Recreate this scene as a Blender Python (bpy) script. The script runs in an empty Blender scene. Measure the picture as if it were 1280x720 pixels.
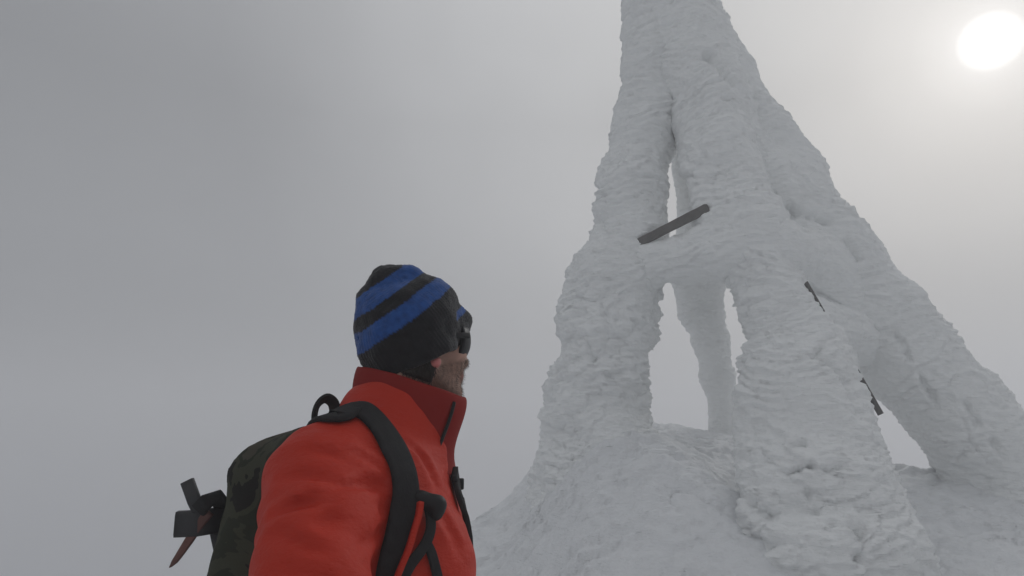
import bpy, bmesh, math, random
import numpy as np
from mathutils import Vector, Matrix

random.seed(4)
RNG = np.random.RandomState(7)
SC = bpy.context.scene
COL = SC.collection

# ------------------------------------------------------------------ camera
F = 760.0                       # focal length in pixels of a 1280 wide frame
PITCH = math.radians(14.0)
CAM = np.array([0.0, 0.0, 1.5])
cd = bpy.data.cameras.new('camera')
cam = bpy.data.objects.new('camera', cd)
COL.objects.link(cam)
cam.location = CAM
cam.rotation_euler = (math.radians(90) + PITCH, 0, 0)
cd.sensor_width = 36.0
cd.lens = 36.0 * F / 1280.0
cd.clip_start = 0.02
cd.clip_end = 1000
SC.camera = cam

# ------------------------------------------------------------------ sun and sky
SUN_AZ = math.radians(42.1)     # right of +Y
SUN_EL = math.radians(28.4)
SUN_DIR = Vector((math.sin(SUN_AZ) * math.cos(SUN_EL), math.cos(SUN_AZ) * math.cos(SUN_EL), math.sin(SUN_EL)))
sd = bpy.data.lights.new('sun', 'SUN')
sd.energy = 0.7
sd.angle = math.radians(18)
sd.color = (1.0, 0.99, 0.98)
sun = bpy.data.objects.new('sun', sd)
COL.objects.link(sun)
sun.location = (8, 10, 12)
sun.rotation_euler = SUN_DIR.to_track_quat('Z', 'Y').to_euler()

SKY_GAIN = 1.0
world = bpy.data.worlds.new('World')
SC.world = world
world.use_nodes = True
wn, wl = world.node_tree.nodes, world.node_tree.links
wn.clear()
def wnode(t, **kw):
    n = wn.new(t)
    for k, v in kw.items():
        setattr(n, k, v)
    return n
tc = wnode('ShaderNodeTexCoord')
sky = wnode('ShaderNodeTexSky', sky_type='NISHITA', sun_disc=False, sun_elevation=SUN_EL, sun_rotation=SUN_AZ)
sky.air_density = 1.0; sky.dust_density = 4.0
dot = wnode('ShaderNodeVectorMath', operation='DOT_PRODUCT')
nrm = wnode('ShaderNodeVectorMath', operation='NORMALIZE')
wl.new(tc.outputs['Generated'], nrm.inputs[0])
wl.new(nrm.outputs[0], dot.inputs[0])
dot.inputs[1].default_value = SUN_DIR
# brightness of the cloud the summit stands in: bright round the sun, dull to the side, raised behind the camera
ang = wnode('ShaderNodeMath', operation='ARCCOSINE')
wl.new(dot.outputs['Value'], ang.inputs[0])
ramp = wnode('ShaderNodeMapRange'); ramp.inputs['From Min'].default_value = 0; ramp.inputs['From Max'].default_value = math.pi
ramp.inputs['To Min'].default_value = 0; ramp.inputs['To Max'].default_value = 1
wl.new(ang.outputs[0], ramp.inputs['Value'])
cr = wnode('ShaderNodeValToRGB')
STOPS = [(0.0, (5, 5, 4.9)), (.7, (4, 4, 3.95)), (1.3, (1.6, 1.6, 1.59)), (1.9, (1.0, 1.0, .995)), (2.8, (.88, .88, .875)), (5.0, (.74, .74, .735)), (9, (.62, .62, .616)), (18, (.49, .49, .487)),
         (33, (.455, .457, .461)), (45, (.385, .388, .395)), (60, (.265, .270, .281)), (80, (.225, .232, .245)), (110, (.42, .428, .435)), (180, (.70, .708, .715))]  # last stops: extra brightness behind the camera, added to lift the rime and snow
e = cr.color_ramp.elements
while len(e) > 1:
    e.remove(e[-1])
for i, (a, c) in enumerate(STOPS):
    el = e[0] if i == 0 else e.new(a / 180.0)
    el.position = a / 180.0
    el.color = (*c, 1)
wl.new(ramp.outputs['Result'], cr.inputs['Fac'])
# slow uneven patches of thicker cloud
nz = wnode('ShaderNodeTexNoise'); nz.inputs['Scale'].default_value = 1.6; nz.inputs['Detail'].default_value = 3
wl.new(nrm.outputs[0], nz.inputs['Vector'])
nm = wnode('ShaderNodeMapRange'); nm.inputs['From Min'].default_value = .3; nm.inputs['From Max'].default_value = .7
nm.inputs['To Min'].default_value = .86; nm.inputs['To Max'].default_value = 1.14
wl.new(nz.outputs['Fac'], nm.inputs['Value'])
mul = wnode('ShaderNodeVectorMath', operation='SCALE')
sx_ = wnode('ShaderNodeSeparateXYZ'); wl.new(nrm.outputs[0], sx_.inputs[0])
low = wnode('ShaderNodeMapRange'); low.inputs['From Min'].default_value = -.30; low.inputs['From Max'].default_value = .28
low.inputs['To Min'].default_value = .22; low.inputs['To Max'].default_value = 1.0          # the cloud below the summit gets less light
wl.new(sx_.outputs['Z'], low.inputs['Value'])
high = wnode('ShaderNodeMapRange'); high.inputs['From Min'].default_value = .48; high.inputs['From Max'].default_value = 1
high.inputs['To Min'].default_value = 1.0; high.inputs['To Max'].default_value = 1.9        # overcast: brightest overhead
wl.new(sx_.outputs['Z'], high.inputs['Value'])
lh = wnode('ShaderNodeMath', operation='MULTIPLY'); wl.new(low.outputs['Result'], lh.inputs[0]); wl.new(high.outputs['Result'], lh.inputs[1])
both = wnode('ShaderNodeMath', operation='MULTIPLY'); wl.new(nm.outputs['Result'], both.inputs[0]); wl.new(lh.outputs[0], both.inputs[1])
wl.new(cr.outputs['Color'], mul.inputs[0]); wl.new(both.outputs[0], mul.inputs['Scale'])
bg1 = wnode('ShaderNodeBackground'); bg1.inputs['Strength'].default_value = SKY_GAIN
wl.new(mul.outputs[0], bg1.inputs['Color'])
bg2 = wnode('ShaderNodeBackground'); bg2.inputs['Strength'].default_value = 0.05
wl.new(sky.outputs['Color'], bg2.inputs['Color'])
mixs = wnode('ShaderNodeMixShader'); mixs.inputs[0].default_value = 0.07   # a trace of the clear sky gets through the cloud
wl.new(bg1.outputs[0], mixs.inputs[1]); wl.new(bg2.outputs[0], mixs.inputs[2])
wo = wnode('ShaderNodeOutputWorld')
wl.new(mixs.outputs[0], wo.inputs['Surface'])

SC.view_settings.view_transform = 'Standard'
SC.view_settings.look = 'None'
SC.view_settings.gamma = 1
SC.view_settings.exposure = 0.0
SC.cycles.use_denoising = True
SC.cycles.max_bounces = 12
SC.cycles.diffuse_bounces = 4
SC.cycles.volume_bounces = 8
HAZE_DENSITY = 0.025

# ------------------------------------------------------------------ helpers
def ray(px, py):
    u = (px - 640.0) / F; v = (360.0 - py) / F
    return np.array([u, math.cos(PITCH) - v * math.sin(PITCH), math.sin(PITCH) + v * math.cos(PITCH)])

def P(px, py, Y):
    """point of the world at forward distance Y"""
    d = ray(px, py)
    return CAM + d * (Y / d[1])

def tag(o, label=None, cat=None, group=None, kind=None):
    if label: o['label'] = label
    if cat: o['category'] = cat
    if group: o['group'] = group
    if kind: o['kind'] = kind
    return o

def empty(name, loc):
    o = bpy.data.objects.new(name, None)
    COL.objects.link(o); o.location = loc
    o.empty_display_size = .2
    bpy.context.view_layer.update()
    return o

def build(name, verts, faces, mat, parent=None, smooth=True):
    me = bpy.data.meshes.new(name)
    verts = np.asarray(verts, float)
    me.from_pydata([tuple(v) for v in verts], [], [tuple(int(i) for i in f) for f in faces])
    me.update()
    if smooth:
        me.polygons.foreach_set('use_smooth', [True] * len(me.polygons))
    me.materials.append(mat)
    o = bpy.data.objects.new(name, me)
    COL.objects.link(o)
    if parent is not None:
        o.parent = parent
        o.matrix_parent_inverse = parent.matrix_world.inverted()
    return o

def origin_to(o, p):
    """move a mesh object's origin to p without moving its shape (before children are parented)"""
    o.data.transform(Matrix.Translation(-Vector(p)))
    o.location = p
    bpy.context.view_layer.update()

# --- noise
def _hash(ix, iy, iz, seed):
    h = (ix.astype(np.int64) * 374761393 + iy.astype(np.int64) * 668265263 + iz.astype(np.int64) * 2147483647 + seed * 1274126177) & 0xffffffff
    h = ((h ^ (h >> 13)) * 1274126177) & 0xffffffff
    h = ((h ^ (h >> 16)) * 2246822519) & 0xffffffff
    return h ^ (h >> 15)

_G = RNG.normal(size=(256, 3)); _G /= np.linalg.norm(_G, axis=1)[:, None]
def perlin(p, seed=0):
    p = np.asarray(p); i = np.floor(p).astype(np.int64); f = p - i
    w = f * f * f * (f * (f * 6 - 15) + 10)
    r = 0
    for dx in (0, 1):
        for dy in (0, 1):
            for dz in (0, 1):
                g = _G[_hash(i[:, 0] + dx, i[:, 1] + dy, i[:, 2] + dz, seed) & 255]
                d = g[:, 0] * (f[:, 0] - dx) + g[:, 1] * (f[:, 1] - dy) + g[:, 2] * (f[:, 2] - dz)
                wt = (w[:, 0] if dx else 1 - w[:, 0]) * (w[:, 1] if dy else 1 - w[:, 1]) * (w[:, 2] if dz else 1 - w[:, 2])
                r = r + wt * d
    return r * 1.5

def worley(p, seed=0):
    """distance to the nearest feature point and the second nearest"""
    p = np.asarray(p); i = np.floor(p).astype(np.int64)
    f1 = np.full(len(p), 9.0); f2 = np.full(len(p), 9.0)
    for dx in (-1, 0, 1):
        for dy in (-1, 0, 1):
            for dz in (-1, 0, 1):
                c = i + np.array([dx, dy, dz])
                h = _hash(c[:, 0], c[:, 1], c[:, 2], seed)
                q = c + np.stack([(h & 1023) / 1023., ((h >> 10) & 1023) / 1023., ((h >> 20) & 1023) / 1023.], 1)
                d = np.sqrt(((p - q) ** 2).sum(1))
                f2 = np.minimum(f2, np.maximum(f1, d)); f1 = np.minimum(f1, d)
    return f1, f2

# --- signed distance shapes
def smin(a, b, k):
    h = np.clip(.5 + .5 * (b - a) / k, 0, 1)
    return b * (1 - h) + a * h - k * h * (1 - h)

def cone(a, b, ra, rb):
    a = np.asarray(a, float); b = np.asarray(b, float)
    ba = b - a; L = max((ba ** 2).sum(), 1e-9)
    def f(p):
        t = np.clip(((p - a) @ ba) / L, 0, 1)
        return np.sqrt(((p - a - t[:, None] * ba) ** 2).sum(1)) - (ra + (rb - ra) * t)
    return f

def ball(c, r):
    c = np.asarray(c, float)
    return lambda p: np.sqrt(((p - c) ** 2).sum(1)) - r

def ellip(c, axes, radii):
    """axes: rows of an orthonormal frame"""
    c = np.asarray(c, float); A = np.asarray(axes, float); r = np.asarray(radii, float)
    def f(p):
        q = (p - c) @ A.T
        k0 = np.sqrt(((q / r) ** 2).sum(1)) + 1e-9
        k1 = np.sqrt(((q / r ** 2) ** 2).sum(1)) + 1e-9
        return k0 * (k0 - 1) / k1
    return f

def rbox(c, axes, half, rad):
    c = np.asarray(c, float); A = np.asarray(axes, float); h = np.asarray(half, float) - rad
    def f(p):
        q = np.abs((p - c) @ A.T) - h
        return np.sqrt((np.maximum(q, 0) ** 2).sum(1)) + np.minimum(q.max(1), 0) - rad
    return f

def union(fs, k=.03):
    def f(p):
        d = fs[0](p)
        for g in fs[1:]:
            d = smin(d, g(p), k)
        return d
    return f

def nets(f, lo, hi, res, band_extra=.012):
    """surface nets over a signed distance function"""
    lo = np.asarray(lo, float); hi = np.asarray(hi, float)
    n = np.ceil((hi - lo) / res).astype(int) + 1
    gx, gy, gz = [lo[k] + np.arange(n[k]) * res for k in range(3)]
    B = 4                                           # coarse blocks first, then only those near the surface
    nb = -(-n // B)
    cen = [g[0] + (np.arange(nb[k]) * B + (B - 1) / 2) * res for k, g in enumerate((gx, gy, gz))]
    X, Y, Z = np.meshgrid(*cen, indexing='ij')
    cv = f(np.stack([X.ravel(), Y.ravel(), Z.ravel()], 1)).reshape(tuple(nb))
    V = np.repeat(np.repeat(np.repeat(cv, B, 0), B, 1), B, 2)[:n[0], :n[1], :n[2]].copy()
    band = np.abs(V) < res * B * 1.25 + band_extra
    ib = np.argwhere(band)
    for s in range(0, len(ib), 400000):
        c = ib[s:s + 400000]
        V[c[:, 0], c[:, 1], c[:, 2]] = f(lo + c * res)
    S = V < 0
    m = tuple(n - 1)
    acc = np.zeros(m + (3,)); cnt = np.zeros(m)
    sl = lambda o, k: slice(o, o + m[k])
    for ax in range(3):
        o1, o2 = [k for k in range(3) if k != ax]
        for a in (0, 1):
            for b in (0, 1):
                oA = [0, 0, 0]; oA[o1] = a; oA[o2] = b
                oB = list(oA); oB[ax] = 1
                A = V[sl(oA[0], 0), sl(oA[1], 1), sl(oA[2], 2)]; B = V[sl(oB[0], 0), sl(oB[1], 1), sl(oB[2], 2)]
                cross = (A < 0) != (B < 0)
                t = np.where(cross, A / np.where(cross, A - B, 1), 0)
                cnt += cross
                for k in range(3):
                    acc[..., k] += cross * (t if k == ax else oA[k])
    act = cnt > 0
    idx = -np.ones(m, int); idx[act] = np.arange(act.sum())
    cell = np.argwhere(act)
    verts = lo + (cell + acc[act] / cnt[act][:, None]) * res
    quads = []
    for ax in range(3):
        o1, o2 = [(1, 2), (2, 0), (0, 1)][ax]
        A = S; B = np.roll(S, -1, ax)
        c = (A != B)
        c = np.take(c, range(0, n[ax] - 1), ax)
        e = np.argwhere(c)
        e = e[(e[:, o1] > 0) & (e[:, o2] > 0) & (e[:, o1] < m[o1]) & (e[:, o2] < m[o2])]
        def at(d1, d2):
            q = e.copy(); q[:, o1] -= d1; q[:, o2] -= d2
            return idx[q[:, 0], q[:, 1], q[:, 2]]
        Q = np.stack([at(1, 1), at(0, 1), at(0, 0), at(1, 0)], 1)
        ins = S[e[:, 0], e[:, 1], e[:, 2]]
        Q[~ins] = Q[~ins][:, ::-1]
        quads.append(Q)
    Q = np.concatenate(quads)
    Q = Q[(Q >= 0).all(1)]
    return verts, Q

def split(verts, Q):
    """one linear subdivision of a quad mesh"""
    n = len(verts)
    ed = np.concatenate([Q[:, [0, 1]], Q[:, [1, 2]], Q[:, [2, 3]], Q[:, [3, 0]]])
    es = np.sort(ed, 1)
    u, inv = np.unique(es, axis=0, return_inverse=True)
    inv = inv.reshape(4, -1)
    mid = verts[u].mean(1); cen = verts[Q].mean(1)
    V = np.concatenate([verts, mid, cen])
    m = [n + inv[k] for k in range(4)]; c = n + len(u) + np.arange(len(Q))
    return V, np.concatenate([np.stack([Q[:, 0], m[0], c, m[3]], 1), np.stack([m[0], Q[:, 1], m[1], c], 1),
                              np.stack([c, m[1], Q[:, 2], m[2]], 1), np.stack([m[3], c, m[2], Q[:, 3]], 1)])

def vnormals(V, Q):
    a = V[Q[:, 2]] - V[Q[:, 0]]; b = V[Q[:, 3]] - V[Q[:, 1]]
    fn = np.cross(a, b); N = np.zeros_like(V)
    for k in range(4):
        for c in range(3):
            N[:, c] += np.bincount(Q[:, k], fn[:, c], minlength=len(V))
    return N / (np.linalg.norm(N, axis=1)[:, None] + 1e-12)

def relax(V, Q, it=1, lam=.5):
    for _ in range(it):
        S_ = np.zeros_like(V); c = np.zeros(len(V))
        for k in range(4):
            a, b = Q[:, k], Q[:, (k + 1) % 4]
            for x, y in ((a, b), (b, a)):
                for j in range(3):
                    S_[:, j] += np.bincount(x, V[y][:, j], minlength=len(V))
                c += np.bincount(x, minlength=len(V))
        V = V * (1 - lam) + lam * S_ / np.maximum(c, 1)[:, None]
    return V

def grad(f, p, e=.002):
    p = np.atleast_2d(p); g = np.zeros_like(p)
    for k in range(3):
        d = np.zeros(3); d[k] = e
        g[:, k] = f(p + d) - f(p - d)
    return g / (np.linalg.norm(g, axis=1)[:, None] + 1e-12)

def hit(f, px, py, tmax=4.0):
    d = ray(px, py); d = d / np.linalg.norm(d); t = .25
    best = (9, None)
    for _ in range(300):
        p = CAM + d * t
        s = f(p[None])[0]
        if s < best[0]: best = (s, p)
        if s < .0006: return p
        t += max(s * .7, .001)
        if t > tmax: break
    p = best[1]
    for _ in range(20):                       # grazing: settle on the surface
        p = p - grad(f, p)[0] * f(p[None])[0]
    return p

def snap(f, p, off=0.):
    p = np.asarray(p, float)
    for _ in range(12):
        p = p - grad(f, p)[0] * (f(p[None])[0] - off)
    return p

def spline(pts, n):
    pts = [np.asarray(p, float) for p in pts]
    Pn = [2 * pts[0] - pts[1]] + pts + [2 * pts[-1] - pts[-2]]
    out = []
    m = len(pts) - 1
    for i in range(n + 1):
        s = min(i / n * m, m - 1e-6); k = int(s); t = s - k
        a, b, c, d = Pn[k:k + 4]
        out.append(.5 * ((2 * b) + (c - a) * t + (2 * a - 5 * b + 4 * c - d) * t * t + (3 * b - a - 3 * c + d) * t ** 3))
    return np.array(out)

def tube_mesh(path, radii, seg=10, flat=None, nrm=None):
    """swept tube; flat=(w,h) rounded ribbon section with nrm the outward normals"""
    path = np.asarray(path); n = len(path)
    radii = np.broadcast_to(np.asarray(radii, float), (n,))
    T = np.gradient(path, axis=0); T /= np.linalg.norm(T, axis=1)[:, None]
    V, Fc = [], []
    up = np.array([0., 0., 1.]) if abs(T[0][2]) < .9 else np.array([1., 0, 0])
    prev = None
    for i in range(n):
        if nrm is not None:
            N = nrm[i]
        else:
            N = up if prev is None else prev
        N = N - T[i] * (N @ T[i]); N /= np.linalg.norm(N); prev = N
        B = np.cross(T[i], N)
        for k in range(seg):
            a = 2 * math.pi * k / seg
            c, s = math.cos(a), math.sin(a)
            if flat:
                w, h = flat
                c = math.copysign(abs(c) ** .30, c); s = math.copysign(abs(s) ** .30, s)
                V.append(path[i] + B * c * w * .5 * radii[i] + N * s * h * .5)
            else:
                V.append(path[i] + (B * c + N * s) * radii[i])
    for i in range(n - 1):
        for k in range(seg):
            k2 = (k + 1) % seg
            Fc.append((i * seg + k, i * seg + k2, (i + 1) * seg + k2, (i + 1) * seg + k))
    Fc.append(tuple(range(seg))[::-1]); Fc.append(tuple((n - 1) * seg + k for k in range(seg)))
    return V, Fc

# ------------------------------------------------------------------ materials
def mat(name, color, rough=.8, bump=None, spec=.3, mottling=None, **kw):
    m = bpy.data.materials.new(name); m.use_nodes = True
    nt = m.node_tree; b = nt.nodes['Principled BSDF']
    b.inputs['Base Color'].default_value = (*color, 1); b.inputs['Roughness'].default_value = rough
    b.inputs['Specular IOR Level'].default_value = spec
    for k, v in kw.items():
        b.inputs[k.replace('_', ' ')].default_value = v
    co = nt.nodes.new('ShaderNodeTexCoord')
    if mottling:
        sc_, amt = mottling
        n = nt.nodes.new('ShaderNodeTexNoise'); n.inputs['Scale'].default_value = sc_; n.inputs['Detail'].default_value = 6
        nt.links.new(co.outputs['Object'], n.inputs['Vector'])
        mx = nt.nodes.new('ShaderNodeMix'); mx.data_type = 'RGBA'
        mx.inputs['A'].default_value = (*[c * (1 - amt) for c in color], 1)
        mx.inputs['B'].default_value = (*[min(1, c * (1 + amt)) for c in color], 1)
        nt.links.new(n.outputs['Fac'], mx.inputs['Factor']); nt.links.new(mx.outputs['Result'], b.inputs['Base Color'])
    if bump:
        last = None
        for (sx, sy, sz, strength, dist) in bump:
            mp = nt.nodes.new('ShaderNodeMapping'); mp.inputs['Scale'].default_value = (sx, sy, sz)
            nt.links.new(co.outputs['Object'], mp.inputs['Vector'])
            n = nt.nodes.new('ShaderNodeTexNoise'); n.inputs['Scale'].default_value = 1; n.inputs['Detail'].default_value = 8
            n.inputs['Roughness'].default_value = .62
            nt.links.new(mp.outputs[0], n.inputs['Vector'])
            bp = nt.nodes.new('ShaderNodeBump'); bp.inputs['Strength'].default_value = strength; bp.inputs['Distance'].default_value = dist
            nt.links.new(n.outputs['Fac'], bp.inputs['Height'])
            if last: nt.links.new(last.outputs[0], bp.inputs['Normal'])
            last = bp
        nt.links.new(last.outputs[0], b.inputs['Normal'])
    return m

M_RIME = mat('rime_ice', (.905, .92, .92), .8, bump=[(5, 5, 24, .75, .05), (22, 22, 60, .6, .012)], spec=.2, mottling=(1.3, .04))
M_SNOW = mat('snow_crust', (.80, .815, .83), .8, bump=[(5, 6, 22, .7, .05), (20, 26, 55, .6, .012)], spec=.2, mottling=(.7, .05))
M_WOOD = mat('weathered_wood', (.085, .08, .075), .85, bump=[(3, 60, 60, .6, .006)], mottling=(20, .35))

def coloured(name, rough, bump=None, spec=.2, sheen=0.):
    m = mat(name, (1, 1, 1), rough, bump=bump, spec=spec)
    nt = m.node_tree
    a = nt.nodes.new('ShaderNodeVertexColor'); a.layer_name = 'dye'
    nt.links.new(a.outputs['Color'], nt.nodes['Principled BSDF'].inputs['Base Color'])
    nt.nodes['Principled BSDF'].inputs['Sheen Weight'].default_value = sheen
    return m

def dye(o, cols):
    at = o.data.color_attributes.new('dye', 'FLOAT_COLOR', 'POINT')
    c = np.ones((len(o.data.vertices), 4)); c[:, :3] = cols
    at.data.foreach_set('color', c.ravel())

# ------------------------------------------------------------------ ground
def ramp_y(y):
    return np.interp(y, [-150, -30, -6, 1.0, 1.5, 3.4, 4.6, 6.0, 7.2, 8.2, 12, 20, 150],
                     [-60, -12, -1.4, -.02, .02, .40, .66, 1.13, 1.52, 1.74, 2.3, 3.2, 12])

def softplus(x, k):
    return np.where(x / k > 30, x, k * np.log1p(np.exp(np.clip(x / k, -40, 30))))

def ground_z(x, y):
    x = np.asarray(x, float); y = np.asarray(y, float)
    z = ramp_y(y)
    z = z + .54 * np.exp(-((x - 1.12) / .78) ** 2 - np.where(y < 5.3, (y - 5.3) / 1.2, (y - 5.3) / 1.3) ** 2)      # heap piled between the left and the nearest leg
    yr = np.interp(x, [-3, 0.2, 1.7, 2.6, 3.6, 4.4, 9], [4.0, 7.2, 8.1, 7.7, 6.6, 6.3, 6.6])
    z = z - .85 * softplus(y - yr, .22)
    near = np.clip((y - 2.6) / 2.0, 0, 1)
    z = z - near * 1.05 * (softplus(.50 - x, .10) - softplus(-.02 - x, .14))       # flank of the mound by the left leg
    z = z - .42 * softplus(-1.0 - x, .35)
    z = z - .12 * np.maximum(0, x - 6)
    p = np.stack([x, y, np.zeros_like(x)], 1)
    r = np.clip(np.hypot(x, y - 4) / 10, .3, 3)
    z = z + .07 * perlin(p * .9, 3) + .03 * perlin(p * np.array([2.2, 3.4, 1]), 4) + r * .012 * np.abs(perlin(p * np.array([7, 10, 1]), 5))
    return z

def rime_displace(V, Q, amp=1.0, seed=0, cav=()):
    N = vnormals(V, Q)
    w = V + .09 * np.stack([perlin(V * 2.1, 21), perlin(V * 2.1, 22), perlin(V * 2.1, 23)], 1)
    a1, b1 = worley(w * np.array([1.7, 1.7, 2.0]), 31 + seed)
    a2, b2 = worley(w * np.array([3.6, 3.6, 8.0]), 32 + seed)
    w3 = V + .03 * np.stack([perlin(V * 8, 24), perlin(V * 8, 25), perlin(V * 8, 26)], 1)
    a3, b3 = worley(w3 * np.array([9, 9, 20]), 33 + seed)
    mid = 1 - np.clip(a2, 0, 1) ** 2
    sm = 1 - np.clip(a3, 0, 1) ** 2
    patch = np.clip(.5 + 1.1 * perlin(V * 1.3, 35 + seed), .05, 1)
    patch2 = np.clip(.5 + 1.3 * perlin(V * 2.3, 45 + seed), .08, 1)
    crack = np.exp(-((b1 - a1) / .05) ** 2) * np.clip(-.1 + 1.3 * perlin(V * 1.9, 36 + seed), 0, 1)
    # overlapping layers of feathered rime, each hanging over the one below
    ph = V[:, 2] * 7.0 - V[:, 0] * 1.0 + 2.3 * perlin(V * np.array([1.6, 1.6, 1.9]), 40 + seed) + .55 * perlin(V * np.array([5, 5, 8]), 41 + seed) + .12 * perlin(V * 17, 42)
    fr = ph - np.floor(ph)
    saw = np.where(fr < .14, fr / .14, 1 - (fr - .14) / .86)
    ph2 = V[:, 2] * 15 - V[:, 0] * 1.5 + V[:, 1] * 2 + 2.4 * perlin(V * np.array([2.2, 2.2, 4]), 43 + seed) + .6 * perlin(V * np.array([8, 8, 15]), 44)
    fr2 = ph2 - np.floor(ph2)
    saw2 = np.where(fr2 < .2, fr2 / .2, 1 - (fr2 - .2) / .8)
    # the rim seen against the sky is knobbly, the broad faces smoother
    out = V - CAM; out /= np.linalg.norm(out, axis=1)[:, None]
    side = np.clip(np.abs(N[:, 0]) * 1.2 + np.abs(np.minimum(N[:, 2], 0)), 0, 1)
    d = .066 * perlin(V * 2.3, 46 + seed) + .030 * (saw - .5) * (.35 + .65 * patch2) + .017 * (saw2 - .5) * (.3 + .7 * patch) + .052 * (mid - .6) * patch * (.45 + 1.1 * side) \
        + .024 * (sm - .6) * patch2 * (.5 + 1.2 * side) + .012 * perlin(V * np.array([16, 16, 42]), 34) + .006 * perlin(V * np.array([34, 34, 80]), 38) - .045 * crack
    for (ca, cb, wd, dp) in cav:
        ab = cb - ca; L = ab @ ab + 1e-9
        tt = np.clip(((V - ca) @ ab) / L, 0, 1)
        dd = np.sqrt(((V - ca - tt[:, None] * ab) ** 2).sum(1)) + .035 * perlin(V * 9, 39) + .02 * perlin(V * 24, 29)
        d = d - dp * np.exp(-(np.maximum(dd, 0) / wd) ** 2)
    return V + N * (d * amp)[:, None]

def axis(lo, hi, core0, core1, fine, growth=1.09):
    a = list(np.arange(core0, core1, fine)); s = fine
    v = a[-1]
    while v < hi:
        s *= growth; v += s; a.append(v)
    s = fine; v = core0; b = []
    while v > lo:
        s *= growth; v -= s; b.append(v)
    return np.array(b[::-1] + a)

gx = axis(-140, 140, -1.2, 5.6, .024); gy = axis(-140, 140, 2.6, 8.4, .024)
X, Y = np.meshgrid(gx, gy, indexing='ij')
Z = ground_z(X.ravel(), Y.ravel())
near = (X.ravel() > -2) & (X.ravel() < 7) & (Y.ravel() > 1.5) & (Y.ravel() < 9)
q = np.stack([X.ravel(), Y.ravel(), Z * 0], 1)[near]
f1, f2 = worley(q * np.array([2.2, 3.6, 1]) + .25 * perlin(q * 3, 9)[:, None], 11)
g1, g2 = worley(q * np.array([7, 11, 1]) + .2 * perlin(q * 6, 8)[:, None], 13)
ph = q[:, 1] * 4.5 + q[:, 0] * .8 + 1.7 * perlin(q * 1.5, 17) + .5 * perlin(q * 5, 18)
frc = ph - np.floor(ph)
saw = np.where(frc < .2, frc / .2, 1 - (frc - .2) / .8)
Z[near] += .052 * (saw - .5) * np.clip(.55 + perlin(q * 1.2, 19), .1, 1) + .045 * (1 - np.clip(f1, 0, 1) ** 2) + .040 * (1 - np.clip(g1, 0, 1) ** 2) * np.clip(.5 + perlin(q * 1.4, 15), 0, 1) + .020 * perlin(q * np.array([12, 20, 1]), 12) + .010 * perlin(q * np.array([30, 44, 1]), 14) - .03 * np.exp(-((f2 - f1) / .03) ** 2) * np.clip(perlin(q * 1.8, 16) * 1.6, 0, 1)
GV = np.stack([X.ravel(), Y.ravel(), Z], 1)
nx, ny = len(gx), len(gy)
i0, i1 = np.searchsorted(gx, [-1.6, 6.6]); j0, j1 = np.searchsorted(gy, [2.2, 8.9])
sub = np.arange(nx * ny).reshape(nx, ny)[i0:i1, j0:j1]
loc = np.arange(sub.size).reshape(sub.shape)
sq = np.stack([loc[:-1, :-1].ravel(), loc[1:, :-1].ravel(), loc[1:, 1:].ravel(), loc[:-1, 1:].ravel()], 1)
sv = GV[sub.ravel()]
fade = np.clip(np.minimum.reduce([(sv[:, 0] + 1.6) / .6, (6.6 - sv[:, 0]) / .6, (sv[:, 1] - 2.2) / .5, (8.9 - sv[:, 1]) / .4]), 0, 1)[:, None]
GV[sub.ravel()] = sv + (rime_displace(sv, sq, .5, 12) - sv) * fade
ii = np.arange(nx * ny).reshape(nx, ny)
GQ = np.stack([ii[:-1, :-1].ravel(), ii[1:, :-1].ravel(), ii[1:, 1:].ravel(), ii[:-1, 1:].ravel()], 1)
ground = build('ground', GV, GQ, M_SNOW)
ground['kind'] = 'structure'

def gz(x, y):
    return float(ground_z([x], [y])[0])

# ------------------------------------------------------------------ the rimed tower
APEX = P(836, -60, 6.1)
tower = empty('survey_tower', (float(APEX[0]), 6.1, gz(APEX[0], 6.1)))
tag(tower, 'tall four legged summit tower buried in thick white rime ice on the snow mound', 'tower')

def mpp(Y, py=400):                    # metres per pixel at forward distance Y
    d = ray(640, py); return Y / d[1] / F

def rime(name, prims, parent, k=.12, res=.032, amp=1.0, seed=0, label=None, pad=.2, lo=None, hi=None, bounds=None, cavities=(), foot=0):
    f0 = union(prims, k)
    f = f0
    if foot:                                        # the rime runs out into the snow at its foot
        f = lambda p: smin(f0(p), (p[:, 2] - ground_z(p[:, 0], p[:, 1]) + .10) * .9, foot)
    cav = [(hit(f0, a, b, 12), hit(f0, c, d, 12), wd, dp) for a, b, c, d, wd, dp in cavities]
    V, Q = nets(f, bounds[0], bounds[1], res)
    V, Q = split(V, Q)
    V = relax(V, Q, 1)
    V = rime_displace(V, Q, amp, seed, cav)
    o = build(name, V, Q, M_RIME, parent)
    if label: o['label'] = label
    return o

def chain(points, k=None):
    """points: (px, py, Y, radius_px) -> rounded cones"""
    out = []; w = [(P(a, b, c), r * mpp(c, b)) for a, b, c, r in points]
    for (p, r), (q, s) in zip(w[:-1], w[1:]):
        out.append(cone(p, q, r, s))
    lo = np.min([p - r for p, r in w], 0); hi = np.max([p + r for p, r in w], 0)
    return out, lo, hi

def leg(points, extra=(), **kw):
    prims, lo, hi = chain(points)
    for e_ in extra:
        pr, l2, h2 = chain(e_)
        prims += pr; lo = np.minimum(lo, l2); hi = np.maximum(hi, h2)
    return rime('leg', prims, tower, bounds=(lo - .25, hi + .25), **kw)

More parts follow.
